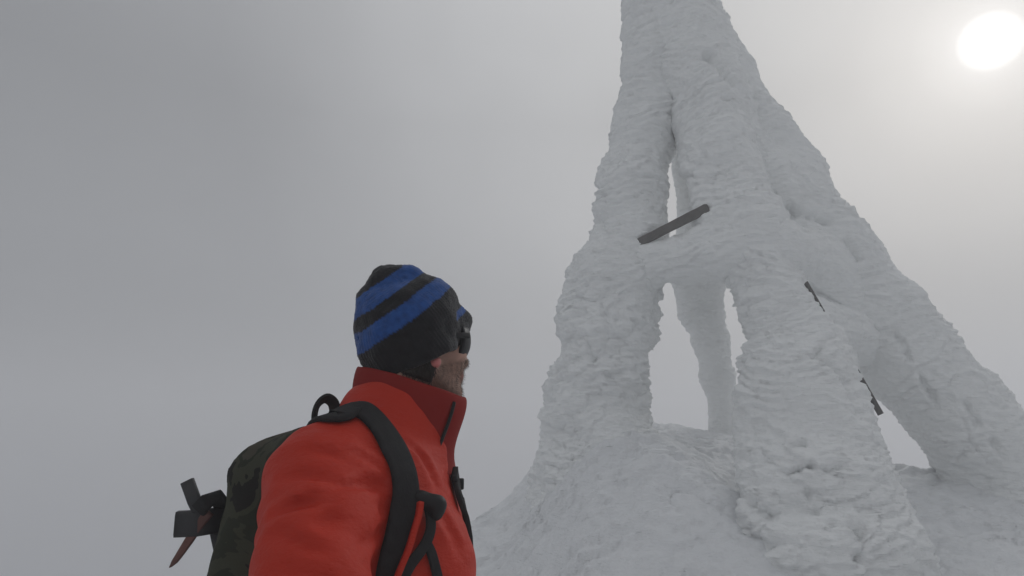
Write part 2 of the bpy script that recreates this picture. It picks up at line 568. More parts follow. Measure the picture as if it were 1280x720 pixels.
# left leg
leg([(742, 660, 6.0, 60), (738, 600, 6.0, 57), (737, 530, 6.0, 55), (747, 480, 6.0, 53), (760, 410, 6.02, 54), (767, 360, 6.03, 55), (786, 310, 6.05, 44), (793, 230, 6.06, 38), (803, 170, 6.07, 36), (814, 90, 6.08, 34), (824, 10, 6.1, 42), (836, -80, 6.1, 34)],
    extra=[[(712, 590, 5.9, 30), (694, 528, 5.95, 15), (708, 470, 5.97, 18)], [(722, 420, 6.0, 20), (724, 375, 6.0, 17)], [(758, 280, 6.05, 14), (768, 210, 6.05, 18)]], seed=1, foot=.6, amp=1.2,
    cavities=[(735, 430, 742, 450, .03, .05), (760, 470, 782, 466, .02, .05), (790, 520, 805, 530, .02, .05), (770, 398, 800, 402, .015, .04)],
    label='left leg of the tower, thick flat rime with a jagged outer edge')
# front leg, the nearest
leg([(1058, 705, 4.62, 96), (1036, 640, 4.72, 86), (1010, 540, 4.9, 74), (1002, 470, 5.02, 62), (966, 370, 5.22, 38), (926, 290, 5.42, 48), (900, 200, 5.62, 43), (885, 130, 5.8, 44), (866, 60, 5.95, 42), (838, -70, 6.1, 32)],
    extra=[[(1000, 690, 4.25, 40), (1050, 700, 4.15, 44), (1120, 700, 4.3, 46)], [(952, 640, 4.5, 26), (968, 612, 4.55, 36)],
           [(965, 600, 4.7, 42), (955, 505, 4.9, 32)], [(940, 446, 5.1, 14), (950, 450, 5.1, 22)], [(832, -60, 6.0, 34), (838, 40, 5.98, 30), (846, 120, 5.95, 22)], [(872, 60, 5.98, 36), (905, 150, 5.9, 36), (945, 235, 5.8, 34)],
           [(985, 640, 4.55, 44), (1010, 590, 4.5, 44), (1060, 610, 4.5, 46)]], seed=2, foot=.22, amp=1.05,
    cavities=[(885, 68, 912, 102, .045, .12), (985, 592, 1012, 582, .02, .09), (1035, 588, 1058, 580, .015, .06), (935, 628, 960, 642, .04, .10),
              (1040, 655, 1075, 660, .03, .10), (1078, 665, 1082, 700, .03, .10), (1008, 620, 1018, 645, .03, .07), (980, 560, 1000, 545, .02, .06), (905, 125, 950, 140, .025, .06), (945, 175, 985, 215, .035, .09)],
    label='nearest leg of the tower, broad layered rime with rounded lumps at its foot')
# right leg
leg([(1312, 660, 5.85, 70), (1262, 600, 5.88, 58), (1232, 562, 5.9, 55), (1196, 517, 5.91, 55), (1134, 448, 5.93, 57), (1047, 337, 5.97, 55), (975, 228, 6.02, 47), (918, 138, 6.06, 42), (846, -10, 6.1, 38)],
    extra=[[(1072, 385, 5.9, 34), (1040, 330, 5.85, 40), (1000, 270, 5.9, 38)], [(1000, 300, 5.75, 36), (965, 230, 5.8, 40)]], seed=3, foot=.3, amp=.85,
    cavities=[(1208, 505, 1222, 530, .03, .08), (1240, 550, 1250, 568, .03, .08), (1150, 468, 1166, 500, .025, .07), (1120, 418, 1138, 450, .02, .06), (1060, 300, 1075, 325, .03, .08), (985, 262, 1035, 276, .05, .16)],
    label='right leg of the tower leaning in steeply, rime with dark cracks')
# back leg
leg([(906, 560, 7.75, 24), (903, 520, 7.68, 15), (898, 470, 7.5, 18), (888, 425, 7.3, 20), (877, 390, 7.2, 25), (872, 340, 7.0, 33), (862, 280, 6.8, 14), (850, 180, 6.6, 12), (840, 20, 6.2, 16)], seed=4, amp=.6, foot=.2,
    label='slim back leg of the tower seen through the gaps')
# rime covered cross beams
def beam(points, seed, amp=.7, label=None):
    prims, lo, hi = chain(points)
    return rime('cross_beam', prims, tower, bounds=(lo - .2, hi + .2), amp=amp, seed=seed, label=label)
beam([(888, 270, 5.34, 4), (918, 264, 5.42, 18)], 10, amp=.4)
beam([(770, 333, 5.98, 32), (810, 330, 5.8, 26), (850, 326, 5.6, 27), (900, 312, 5.4, 36), (940, 300, 5.3, 40)], 5, label='rime covered beam between the left and the nearest leg')
beam([(800, 318, 6.1, 22), (865, 335, 6.9, 22)], 6)
beam([(960, 318, 5.3, 22), (910, 330, 6.0, 22), (872, 335, 6.9, 22)], 7)
beam([(960, 310, 5.35, 40), (1010, 335, 5.7, 46), (1050, 375, 5.9, 44)], 8, label='rime filled corner between the nearest and the right leg')
beam([(1000, 395, 5.35, 26), (1030, 412, 5.55, 32), (1075, 425, 5.9, 32)], 9)

def plank(name, a, b, width, thick, parent, label=None, seg=24, wob=.0, upv=(0, 0, 1)):
    a = np.asarray(a, float); b = np.asarray(b, float)
    T = (b - a) / np.linalg.norm(b - a)
    U = np.asarray(upv, float); U = U - T * (U @ T); U /= np.linalg.norm(U)
    B = np.cross(T, U)
    V, Fc = [], []
    bev = thick * .15
    prof = [(-thick / 2 + bev, -width / 2), (thick / 2 - bev, -width / 2), (thick / 2, -width / 2 + bev), (thick / 2, width / 2 - bev),
            (thick / 2 - bev, width / 2), (-thick / 2 + bev, width / 2), (-thick / 2, width / 2 - bev), (-thick / 2, -width / 2 + bev)]
    n = len(prof)
    for i in range(seg + 1):
        t = i / seg; c = a + (b - a) * t
        for (s, u) in prof:
            w = wob * perlin(np.array([[t * 9, u * 40, 3.3]]), 50)[0]
            V.append(c + B * s + U * (u + w))
    for i in range(seg):
        for k in range(n):
            k2 = (k + 1) % n
            Fc.append((i * n + k, i * n + k2, (i + 1) * n + k2, (i + 1) * n + k))
    Fc.append(tuple(range(n))[::-1]); Fc.append(tuple(seg * n + k for k in range(n)))
    o = build(name, V, Fc, M_WOOD, parent, smooth=False)
    if label: o['label'] = label
    return o

plank('plank', P(788, 309, 5.74), P(886, 259, 5.27), .088, .04, tower, 'bare dark wooden plank showing through the rime', wob=.003)
plank('board', P(1007, 354, 5.03), P(1101, 518, 4.79), .020, .08, tower, 'thin dark board edge along the nearest leg', upv=(1, 0, .3))
# small dark stump and thin rail in the gap by the right leg
plank('stump', P(1192, 606, 6.0), P(1193, 578, 6.0), .06, .05, tower, 'small dark stub of wood by the foot of the right leg', seg=4, upv=(1, 0, 0))

# ------------------------------------------------------------------ the hiker
H = lambda px, py, Y: P(px, py, Y)
TH = math.radians(37)                                    # where the face looks, from +X towards +Y
HF = np.array([math.cos(TH), math.sin(TH), -.06]); HF /= np.linalg.norm(HF)
HU = np.array([-.10, -.10, 1.0]); HU = HU - HF * (HU @ HF); HU /= np.linalg.norm(HU)
HR = np.cross(HF, HU)                                    # his right
O = H(519, 424, 1.15)                                    # between the ears at eye level
def hp(f, r, u): return O + HF * f + HR * r + HU * u

M_SKIN = coloured('skin', .55, bump=[(400, 400, 400, .2, .001)], spec=.35)
M_RED = mat('red_softshell', (.45, .026, .010), .62, bump=[(260, 260, 260, .2, .0008), (22, 22, 44, .6, .010), (60, 60, 110, .3, .003)], spec=.2, mottling=(9, .09))
M_RED_DARK = mat('red_collar_fleece', (.21, .012, .009), .8, bump=[(300, 300, 300, .3, .001)], spec=.15, mottling=(12, .08))
M_BLACK = mat('black_webbing', (.022, .022, .023), .85, mottling=(60, .4), bump=[(420, 420, 160, .9, .0015)], spec=.2)
M_PLASTIC = mat('black_plastic', (.012, .012, .013), .5, spec=.25)
M_HAIR = mat('dark_hair', (.018, .013, .010), .6, spec=.3)
M_BEARD = mat('brown_beard', (.11, .075, .052), .65, spec=.3)
M_PANTS = mat('black_trousers', (.03, .03, .033), .8, bump=[(40, 40, 40, .4, .004)])
M_BOOT = mat('brown_boot_leather', (.06, .04, .03), .6)
M_KNIT = coloured('knitted_wool', .95, bump=[(350, 350, 350, .6, .002)], spec=.1, sheen=.25)
M_LENS = mat('dark_lens', (.010, .010, .012), .4, spec=.2)

NB = H(500, 520, 1.13)                                   # base of the neck
R_SH = np.array([-.285, .945, 1.435]); L_SH = np.array([-.235, 1.325, 1.44])
R_EL = np.array([-.210, .70, 1.225]); R_WR = np.array([-.13, .47, 1.30]); 
L_EL = np.array([-.24, 1.40, 1.13]); L_WR = np.array([-.12, 1.36, .90])
CH = np.array([-.215, 1.135, 1.30]); WA = np.array([-.235, 1.13, 1.08]); PE = np.array([-.245, 1.13, .93])
FWD = np.array([.99, .12, 0]); RGT = np.array([.12, -.99, 0]); UP = np.array([0, 0, 1.])
R_HIP = PE + RGT * .09; L_HIP = PE - RGT * .09
R_KN = R_HIP + np.array([.03, -.02, -.43]); L_KN = L_HIP + np.array([.05, .02, -.43])
R_AN = np.array([R_KN[0] - .03, R_KN[1], 0]); L_AN = np.array([L_KN[0] - .01, L_KN[1], 0])
R_AN[2] = gz(*R_AN[:2]) + .10; L_AN[2] = gz(*L_AN[:2]) + .10

head_prims = [ellip(hp(-.012, 0, .028), [HF, HR, HU], [.098, .077, .098]),
              ellip(hp(.050, 0, -.030), [HF, HR, HU], [.052, .058, .078]),
              cone(hp(.0, .050, -.055), hp(.074, .018, -.098), .024, .021),
              cone(hp(.0, -.050, -.055), hp(.074, -.018, -.098), .024, .021),
              cone(hp(.082, .012, -.094), hp(.082, -.012, -.094), .020, .020),
              cone(hp(.080, .030, .022), hp(.080, -.030, .022), .013, .013),
              ellip(hp(.062, .040, -.022), [HF, HR, HU], [.026, .022, .022]),
              ellip(hp(.062, -.040, -.022), [HF, HR, HU], [.026, .022, .022]),
              cone(hp(.092, 0, .008), hp(.112, 0, -.030), .008, .0105),
              cone(hp(.100, .012, -.034), hp(.100, -.012, -.034), .009, .009),
              cone(hp(.091, .018, -.062), hp(.091, -.018, -.062), .009, .009)]
neck_prims = [cone(hp(-.03, 0, -.06), NB + np.array([-.0, 0, -.02]), .056, .062)]
ear_prims = lambda s: [ellip(hp(-.006, s * .083, -.014), [HF, HR * .94 + HF * -.34 * s, HU], [.018, .008, .032]), ball(hp(.002, s * .080, -.050), .0115)]
def hand_prims(W, dirv, side):
    d = dirv / np.linalg.norm(dirv); s = side; n = np.cross(d, s)
    out = [cone(W, W + d * .03, .026, .030), cone(W + d * .03 + s * .018, W + d * .085 + s * .024, .018, .014),
           cone(W + d * .03 - s * .018, W + d * .085 - s * .024, .018, .014), cone(W + d * .05, W + d * .088, .018, .014)]
    fing = []
    for k, (o_, L) in enumerate([(.030, .070), (.010, .078), (-.011, .072), (-.031, .056)]):
        a = W + d * .088 + s * o_; b = a + (d * .8 - n * .6) * L * .45; c = b + (d * .05 - n) * L * .32; e_ = c + (-d * .7 - n * .5) * L * .26
        fing += [cone(a, b, .0105, .0095), cone(b, c, .0095, .009), cone(c, e_, .009, .008)]
    a = W + d * .03 + s * .028; b = a + (d * .6 + s * .7 - n * .3) * .038; c = b + (d * .8 - n * .5) * .034
    fing += [cone(a, b, .014, .011), cone(b, c, .011, .009)]
    return out, fing
rd = np.array([.35, -.9, .25]); rd /= np.linalg.norm(rd)
rs = np.cross(rd, UP); rs /= np.linalg.norm(rs)
ld = np.array([.3, -.1, -1.]); ld /= np.linalg.norm(ld)
ls = np.cross(ld, np.array([0, 1., 0])); ls /= np.linalg.norm(ls)
hA, hB = hand_prims(R_WR, rd, rs); hC, hD = hand_prims(L_WR, ld, -ls)
body_prims = [cone(CH + RGT * .08, WA + RGT * .06, .10, .09), cone(CH - RGT * .08, WA - RGT * .06, .10, .09), cone(WA, PE, .11, .12),
              cone(CH + UP * .12 + RGT * .1, CH + UP * .12 - RGT * .1, .075, .075),
              cone(R_SH, R_EL, .052, .040), cone(R_EL, R_WR, .040, .026), cone(L_SH, L_EL, .052, .040), cone(L_EL, L_WR, .040, .026),
              cone(R_HIP, R_KN, .085, .055), cone(R_KN, R_AN, .055, .038), cone(L_HIP, L_KN, .085, .055), cone(L_KN, L_AN, .055, .038),
              cone(R_AN, R_AN + FWD * .12 - UP * .045, .036, .026), cone(L_AN, L_AN + FWD * .12 - UP * .045, .036, .026)]
f_face = union(head_prims, .016); f_neck = union(neck_prims, .02); f_ears = union(ear_prims(1) + ear_prims(-1), .006)
f_body = union(body_prims + hA + hC, .03); f_fing = union(hB + hD, .004)
def f_head(p): return smin(smin(f_face(p), f_neck(p), .025), f_ears(p), .006)
RIM_P = P(530, 453, 1.075); RIM_N = np.array([-.37, -.22, .90]); RIM_N /= np.linalg.norm(RIM_N)
HB = [(511, 413, 1.15, 66), (548, 410, 1.17, 37), (486, 359, 1.13, 28), (510, 357, 1.14, 26), (471, 377, 1.13, 26), (500, 432, 1.13, 52), (530, 385, 1.15, 42), (480, 395, 1.13, 36), (528, 440, 1.12, 44), (570, 404, 1.19, 20)]
f_hat0 = union([ball(P(a, b, c), d * mpp(c, b)) for a, b, c, d in HB], .010)
def under_hat(p, gap): return np.minimum(f_hat0(p) + gap, (p - RIM_P) @ RIM_N)      # what stays inside the hat above its rim
def f_person(p):
    return smin(smin(np.maximum(f_head(p), under_hat(p, .019)), f_body(p), .03), f_fing(p), .006)
# the head at fine resolution, the clothed body coarser, joined where the collar hides the seam: one surface by one field
def warp_grid_person():
    return nets(f_person, (-.45, .24, -.02), (.10, 1.50, 1.86), .0075)
V, Q = warp_grid_person()
V, Q = split(V, Q)
for _ in range(2):
    V = V - grad(f_person, V, .001) * f_person(V)[:, None] * .9
person = build('person', V, Q, M_SKIN)
u_ = (V - O) @ HU; fw = (V - O) @ HF; rr = (V - O) @ HR
skin = np.array([.40, .235, .18])
cols = np.tile(skin, (len(V), 1)) * (1 + .25 * perlin(V * 60, 61))[:, None]
stub = np.clip((-.026 - u_ + .25 * (fw - .05)) / .02, 0, 1) * np.clip((fw + .015) / .02, 0, 1) * (u_ > -.2)
stub = stub * (f_ears(V) > .006) * np.clip(.75 + .8 * perlin(V * 140, 62), .3, 1)
cols = cols * (1 - stub[:, None] * .5) + stub[:, None] * .5 * np.array([.10, .065, .045])
lobe = np.exp(-(np.linalg.norm(V - hp(0, .088, -.050), axis=1) / .015) ** 2)[:, None]
ear = (np.abs(rr) > .074) & (u_ > -.07) & (u_ < .04) & (fw < .03)
cols[ear] = np.array([.42, .17, .15])
cols = cols * (1 - lobe) + lobe * np.array([.52, .16, .15])
lips = np.exp(-((fw - .097) / .012) ** 2 - ((u_ + .062) / .007) ** 2)[:, None]
cols = cols * (1 - lips) + lips * np.array([.40, .15, .13])
dye(person, np.clip(cols, .01, 1))
feet = (float((R_AN[0] + L_AN[0]) / 2), float((R_AN[1] + L_AN[1]) / 2), float(min(R_AN[2], L_AN[2]) - .1))
origin_to(person, feet)
tag(person, 'bearded hiker in a red jacket and striped knit hat, looking away towards the icy tower', 'person')

# eyes behind the glasses
for s in (1, -1):
    bm = bmesh.new(); bmesh.ops.create_uvsphere(bm, u_segments=16, v_segments=12, radius=.0095, matrix=Matrix.Translation(hp(.072, s * .030, -.003)))
    me = bpy.data.meshes.new('eye'); bm.to_mesh(me); bm.free(); me.materials.append(mat('eye_white', (.22, .19, .17), .5))
    eo = bpy.data.objects.new('eye', me); COL.objects.link(eo); eo.parent = person; eo.matrix_parent_inverse = person.matrix_world.inverted()

# --- jacket
jk = [cone(CH + RGT * .085 + FWD * .012, WA + RGT * .075, .135, .125), cone(CH - RGT * .085 + FWD * .012, WA - RGT * .075, .135, .125),
      cone(WA + RGT * .05, PE + RGT * .06, .13, .145), cone(WA - RGT * .05, PE - RGT * .06, .13, .145),
      cone(CH + UP * .115 + RGT * .10 - FWD * .02, CH + UP * .115 - RGT * .10 - FWD * .02, .098, .098),
      cone(NB + np.array([-.03, -.02, -.03]), R_SH + np.array([0, .02, .01]), .078, .070),
      cone(NB + np.array([-.03, .02, -.03]), L_SH + np.array([0, -.02, .01]), .078, .070),
      cone(NB + np.array([0.0, 0, .0]), CH + UP * .10, .080, .11)]
slv = [cone(R_SH, R_EL, .080, .064), cone(R_EL, R_WR, .063, .046), cone(L_SH, L_EL, .082, .07), cone(L_EL, L_WR, .066, .046)]
f_torso = union(jk, .05); f_slv = union(slv, .03)
def f_jk0(p): return smin(f_torso(p), f_slv(p), .035)
CREASE = [(hit(f_jk0, a, b), hit(f_jk0, c, d), wd, dp) for a, b, c, d, wd, dp in [
    (345, 640, 405, 626, .011, .010), (412, 616, 480, 604, .010, .008), (352, 596, 420, 600, .010, .006), (430, 560, 486, 590, .008, .005), (400, 655, 470, 640, .010, .007),
    (345, 668, 400, 690, .010, .006), (380, 560, 440, 575, .009, .005), (440, 690, 478, 660, .009, .006),
    (520, 560, 545, 610, .010, .007), (550, 640, 575, 690, .010, .006), (500, 545, 530, 575, .008, .005), (455, 500, 475, 508, .006, .004)]]
def f_jk(p):
    d = f_jk0(p)
    # soft creases: across the sleeve near the elbow, slanting over chest and shoulder
    ax = (R_EL - R_SH) / np.linalg.norm(R_EL - R_SH)
    s = (p - R_SH) @ ax
    warp = perlin(p * 9, 71) * .03
    arm = np.clip(1 - np.abs(f_slv(p)) / .05, 0, 1)
    fold = perlin(np.stack([(s + warp) * 26, p[:, 0] * 6, p[:, 2] * 4], 1), 72)
    d = d - arm * .011 * fold * np.clip((s + .02) / .12, .25, 1)
    d = d - .006 * perlin(p * np.array([7, 7, 13.]), 73) * (1 - arm * .5)
    d = d - .0035 * perlin(p * np.array([18, 18, 30.]), 74)
    for ca, cb, wd, dp in CREASE:
        ab = cb - ca; tt = np.clip(((p - ca) @ ab) / (ab @ ab), 0, 1)
        dd = np.sqrt(((p - ca - tt[:, None] * ab) ** 2).sum(1)) / wd
        d = d + 1.1 * dp * (np.exp(-dd ** 2) - .6 * np.exp(-(dd - 1.7) ** 2)) * np.sin(np.pi * np.clip(tt * .8 + .1, 0, 1))
    return d
V, Q = nets(f_jk, (-.48, .36, .74), (.06, 1.56, 1.64), .0072)
# open the neck and the cuffs
cut = np.zeros(len(V), bool)
ctr = V[Q].mean(1)
keep = ~(((ctr - R_WR) @ rd > -.0) & (np.linalg.norm(ctr - R_WR, axis=1) < .08)) & ~(((ctr - L_WR) @ ld > -.0) & (np.linalg.norm(ctr - L_WR, axis=1) < .08))
keep &= ctr[:, 2] > .80
Q = Q[keep]
jacket = build('jacket', V, Q, M_RED, person)
jacket['label'] = 'bright red soft jacket with a tall zipped collar'
sm = jacket.modifiers.new('sub', 'SUBSURF'); sm.levels = 1; sm.render_levels = 1

# --- collar: a standing ring with thickness, open wall at the zip
def ring(cx, cz_front, cz_back, rx, ry, yc):
    pts = []
    for k in range(48):
        a = 2 * math.pi * k / 48
        c, s = math.cos(a), math.sin(a)
        z = cz_back + (cz_front - cz_back) * (c * .5 + .5)
        pts.append((cx + rx * c, yc + ry * s, z))
    return np.array(pts)
CY = 1.14
levels = [(-.205, 1.44, 1.50, .108, .105), (-.200, 1.475, 1.535, .092, .090), (-.195, 1.510, 1.570, .098, .088), (-.190, 1.545, 1.600, .105, .088), (-.188, 1.572, 1.628, .104, .086)]
rings = [ring(cx, zf, zb, rx, ry, CY) for cx, zf, zb, rx, ry in levels]
top = rings[-1] + np.array([0, 0, .004])
inner = [ring(cx, zf, zb, rx - .010, ry - .010, CY) for cx, zf, zb, rx, ry in levels[::-1]]
allr = rings + [ring(-.188, 1.578, 1.634, .099, .081, CY)] + inner
V = np.concatenate(allr); n = 48
V = V + .004 * np.stack([perlin(V * np.array([16, 16, 30.]), 81), perlin(V * np.array([16, 16, 30.]), 82), perlin(V * 14, 83)], 1)
Fc = []
for i in range(len(allr) - 1):
    for k in range(n):
        k2 = (k + 1) % n
        Fc.append((i * n + k, i * n + k2, (i + 1) * n + k2, (i + 1) * n + k))
collar = build('collar', V, Fc, M_RED_DARK, jacket)
m_ = collar.modifiers.new('sub', 'SUBSURF'); m_.levels = 2; m_.render_levels = 2
def f_collar(p):
    # outer wall of the collar as a field, for things that lie on it
    z = p[:, 2]; cs = np.clip((p[:, 0] - (-.195)) / .1, -1, 1)
    t = z - (.03 * -cs)
    lv = np.array([[(a[1] + a[2]) / 2, a[0], a[3], a[4]] for a in levels])
    cx = np.interp(t, lv[:, 0], lv[:, 1]); rx = np.interp(t, lv[:, 0], lv[:, 2]); ry = np.interp(t, lv[:, 0], lv[:, 3])
    q_ = np.sqrt(((p[:, 0] - cx) / rx) ** 2 + ((p[:, 1] - CY) / ry) ** 2)
    d = (q_ - 1) * .09
    return np.maximum(d, np.abs(t - 1.53) - .075)
f_wear = lambda p: np.minimum(f_jk(p), f_collar(p))

def ribbon(name, pts, width, thick, m, parent, f=None, off=.004, n=40, label=None, taper=None, seg=10):
    path = spline(pts, n)
    if f is not None:
        path = np.array([snap(f, p, off) for p in path])
        for _ in range(3):
            path[1:-1] = path[1:-1] * .5 + .25 * (path[:-2] + path[2:])
        N = grad(f, path, .02)
    else:
        N = None
    rad = 1.0 if taper is None else np.interp(np.linspace(0, 1, n + 1), *taper)
    V, Fc = tube_mesh(path, rad, seg, flat=(width, thick), nrm=N)
    o = build(name, V, Fc, m, parent)
    if label: o['label'] = label
    return o

# zip of collar and chest
zp = [(568, 503), (565, 515), (560, 530), (554, 546), (549, 560)]
zpts = [hit(f_collar, a, b) for a, b in zp]
ribbon('zipper', zpts, .010, .005, M_BLACK, jacket, f=None, n=24)

# --- trousers and boots
tr = [cone(PE + RGT * .05 + UP * .02, PE - RGT * .05 + UP * .02, .125, .125), cone(R_HIP, R_KN, .105, .078), cone(R_KN, R_AN, .078, .066), cone(L_HIP, L_KN, .105, .078), cone(L_KN, L_AN, .078, .066)]
ftr = union(tr, .03)
fr = lambda p: ftr(p) - .006 * perlin(p * np.array([8, 8, 14.]), 91)
V, Q = nets(fr, (-.5, .85, .02), (.1, 1.45, 1.1), .014)
build('trousers', V, Q, M_PANTS, person)
for A in (R_AN, L_AN):
    fb = union([cone(A + UP * .08, A - UP * .02, .062, .058), cone(A - FWD * .02 - UP * .05, A + FWD * .16 - UP * .055, .052, .046)], .03)
    fb2 = lambda p, fb=fb, A=A: np.maximum(fb(p), (A[2] - .098) - p[:, 2])
    V, Q = nets(fb2, A - .26, A + .26, .009)
    build('boot', V, Q, M_BOOT, person)

# --- beanie: soft crown leaning back, rings of dye round its axis
HA = np.array([-.56, -.33, .76]); HA /= np.linalg.norm(HA)
rim_p, rim_n = RIM_P, RIM_N
def f_hat(p):
    d = f_hat0(p)
    shell = np.maximum(d, -(d + .011))
    d = np.minimum(shell, 9)
    return np.maximum(d, -((p - rim_p) @ rim_n))
def f_hatw(p):
    w = .0042 * perlin(p * 20, 95) + .0022 * perlin(p * 48, 96)
    return f_hat(p) - w
V, Q = nets(f_hatw, O - .19, O + .22, .0032)
beanie = build('beanie', V, Q, M_KNIT, person)
beanie['label'] = 'knitted hat with black and blue stripes'
HC = P(511, 410, 1.15)
N_ = grad(f_hat0, V)
# knit columns: shallow ribs running towards the crown
e1 = np.cross(HA, [0, 1, 0]); e1 /= np.linalg.norm(e1); e2 = np.cross(HA, e1)
w = V - HC
phi = np.arctan2(w @ e2, w @ e1)
t = w @ HA + .0025 * perlin(V * 30, 97)
V2 = V + N_ * (.0007 * np.sin(phi * 90) + .0005 * np.sin(t * 1500))[:, None]
beanie.data.vertices.foreach_set('co', V2.ravel())
blue = np.array([.017, .07, .25]); black = np.array([.012, .012, .014])
cols = np.tile(black, (len(V), 1))
BANDS = [(.018, .050), (.072, .104)]
for a, b in BANDS:
    cols[(t > a) & (t < b)] = blue
front = (w @ np.array([1, .3, 0.])) > .085
cols[front & (t > -.038) & (t < -.024)] = blue
cols = cols * (1 + .35 * perlin(V * 90, 98))[:, None]
dye(beanie, np.clip(cols, .003, 1))

# --- hair: shell at the nape and round the ear, with loose strands
def f_hair(p):
    d = smin(f_face(p), f_neck(p), .025) - .011 - .004 * perlin(p * np.array([30, 30, 12.]), 99)
    q_ = p - O
    u = q_ @ HU; fwd_ = q_ @ HF
    lim = -.085 - .2 * fwd_
    d = np.maximum(d, lim - u)
    d = np.maximum(d, fwd_ - .004)
    d = np.maximum(d, u - .05)
    return np.maximum(d, under_hat(p, .016))
V, Q = nets(f_hair, O - .15, O + .13, .004)
hair = build('hair', V, Q, M_HAIR, person)
def strands(name, pts, dirs, L, rad, m, parent):
    V, Fc = [], []
    for p, d in zip(pts, dirs):
        d = d / np.linalg.norm(d); l = L * random.uniform(.5, 1.2)
        s = np.cross(d, RNG.normal(size=3)); s /= np.linalg.norm(s)
        b = np.cross(d, s); i = len(V)
        bend = RNG.normal(size=3) * l * .22
        for k in range(3):
            a = 2 * math.pi * k / 3
            V.append(p + (s * math.cos(a) + b * math.sin(a)) * rad)
        for k in range(3):
            a = 2 * math.pi * k / 3
            V.append(p + d * l * .55 + bend * .4 + (s * math.cos(a) + b * math.sin(a)) * rad * .7)
        V.append(p + d * l + bend)
        for k in range(3):
            k2 = (k + 1) % 3
            Fc.append((i + k, i + k2, i + 3 + k2, i + 3 + k)); Fc.append((i + 3 + k, i + 3 + k2, i + 6))
    return build(name, V, Fc, m, parent)
# beard
bv = np.array([v.co for v in person.data.vertices]) + np.array(feet)
u_ = (bv - O) @ HU; fw = (bv - O) @ HF; rr = (bv - O) @ HR
band = (u_ < -.042 + .30 * (fw - .05)) & (u_ > -.135) & (fw > .006) & (f_ears(bv) > .008)
ids = np.where(band)[0]
ids = RNG.choice(ids, min(3400, len(ids)), replace=False)
gn = grad(f_head, bv[ids], .001)
dirs = gn * .7 - HU * .8 + HF * .35 + RNG.normal(size=gn.shape) * .25
strands('beard', bv[ids], dirs, .0060, .00026, M_BEARD, person)
hv = V[::1]; hu = (hv - O) @ HU
ids = RNG.choice(len(hv), 2200)
gn = grad(f_hair, hv[ids], .002)
dirs = gn * .4 - HU * 1.0 + RNG.normal(size=gn.shape) * .25
sh = build_h = strands('hair_strands', hv[ids], dirs, .018, .0005, M_HAIR, hair)

# --- sunglasses, worn
sg = empty('sunglasses', tuple(hp(.10, 0, 0)))
tag(sg, 'black wraparound sunglasses on the hiker\'s face under the hat rim', 'sunglasses')
def lens(s):
    V, Fc = [], []
    nu, nv = 14, 8
    for layer in (0, 1):
        for i in range(nu + 1):
            a = math.radians(3 + 66 * i / nu)
            for j in range(nv + 1):
                b = (j / nv - .5)
                h = .060 * (1 - .15 * (i / nu) ** 2) * (1 - .25 * (1 - i / nu) * (b < 0))
                r = .074 - layer * .006 - .006 * (2 * b) ** 2
                V.append(hp(.037 + r * math.cos(a), s * (r * 1.06 * math.sin(a)), .002 + b * h))
    m = (nu + 1) * (nv + 1)
    g = lambda L, i, j: L * m + i * (nv + 1) + j
    for i in range(nu):
        for j in range(nv):
            Fc.append((g(0, i, j), g(0, i + 1, j), g(0, i + 1, j + 1), g(0, i, j + 1)))
            Fc.append((g(1, i, j), g(1, i, j + 1), g(1, i + 1, j + 1), g(1, i + 1, j)))
    for i in range(nu):
        Fc.append((g(0, i, 0), g(1, i, 0), g(1, i + 1, 0), g(0, i + 1, 0)))
        Fc.append((g(0, i, nv), g(0, i + 1, nv), g(1, i + 1, nv), g(1, i, nv)))
    for j in range(nv):
        Fc.append((g(0, 0, j), g(0, 0, j + 1), g(1, 0, j + 1), g(1, 0, j)))
        Fc.append((g(0, nu, j), g(1, nu, j), g(1, nu, j + 1), g(0, nu, j + 1)))
    return build('lens', V, Fc, M_LENS, sg)
lens(1); lens(-1)
for s in (1, -1):
    V, Fc = tube_mesh(spline([hp(.078, s * .068, .012), hp(.055, s * .074, .008), hp(.03, s * .074, .004), hp(.0, s * .070, .0)], 16), 1.0, 10, flat=(.011, .005), nrm=[HR * s] * 17)
    build('temple_arm', V, Fc, M_PLASTIC, sg)

# ------------------------------------------------------------------ backpack
def camo_mat():
    m = mat('camouflage_fabric', (.04, .04, .03), .85, bump=[(220, 220, 220, .4, .001), (12, 12, 18, .35, .01)], spec=.15)
    nt = m.node_tree; co = nt.nodes.new('ShaderNodeTexCoord')
    n = nt.nodes.new('ShaderNodeTexNoise'); n.inputs['Scale'].default_value = 9; n.inputs['Detail'].default_value = 4; n.inputs['Distortion'].default_value = .7
    nt.links.new(co.outputs['Object'], n.inputs['Vector'])
    r = nt.nodes.new('ShaderNodeValToRGB'); r.color_ramp.interpolation = 'CONSTANT'
    el = r.color_ramp.elements
    el[0].position = 0; el[0].color = (.016, .016, .014, 1)
    el[1].position = .46; el[1].color = (.045, .047, .032, 1)
    e3 = el.new(.54); e3.color = (.026, .03, .02, 1)
    e4 = el.new(.62); e4.color = (.058, .053, .04, 1)
    nt.links.new(n.outputs['Fac'], r.inputs['Fac']); nt.links.new(r.outputs['Color'], nt.nodes['Principled BSDF'].inputs['Base Color'])
    return m
M_CAMO = camo_mat()
PK = np.array([-.41, 1.14, 1.22])
pack = empty('backpack', (float(PK[0]), float(PK[1]), .98))
tag(pack, 'small dark camouflage backpack worn on the hiker\'s back, black straps over the red jacket', 'backpack')
tilt = math.radians(-8)
pa = np.array([[math.cos(tilt), 0, math.sin(tilt)], [0, 1, 0], [-math.sin(tilt), 0, math.cos(tilt)]])
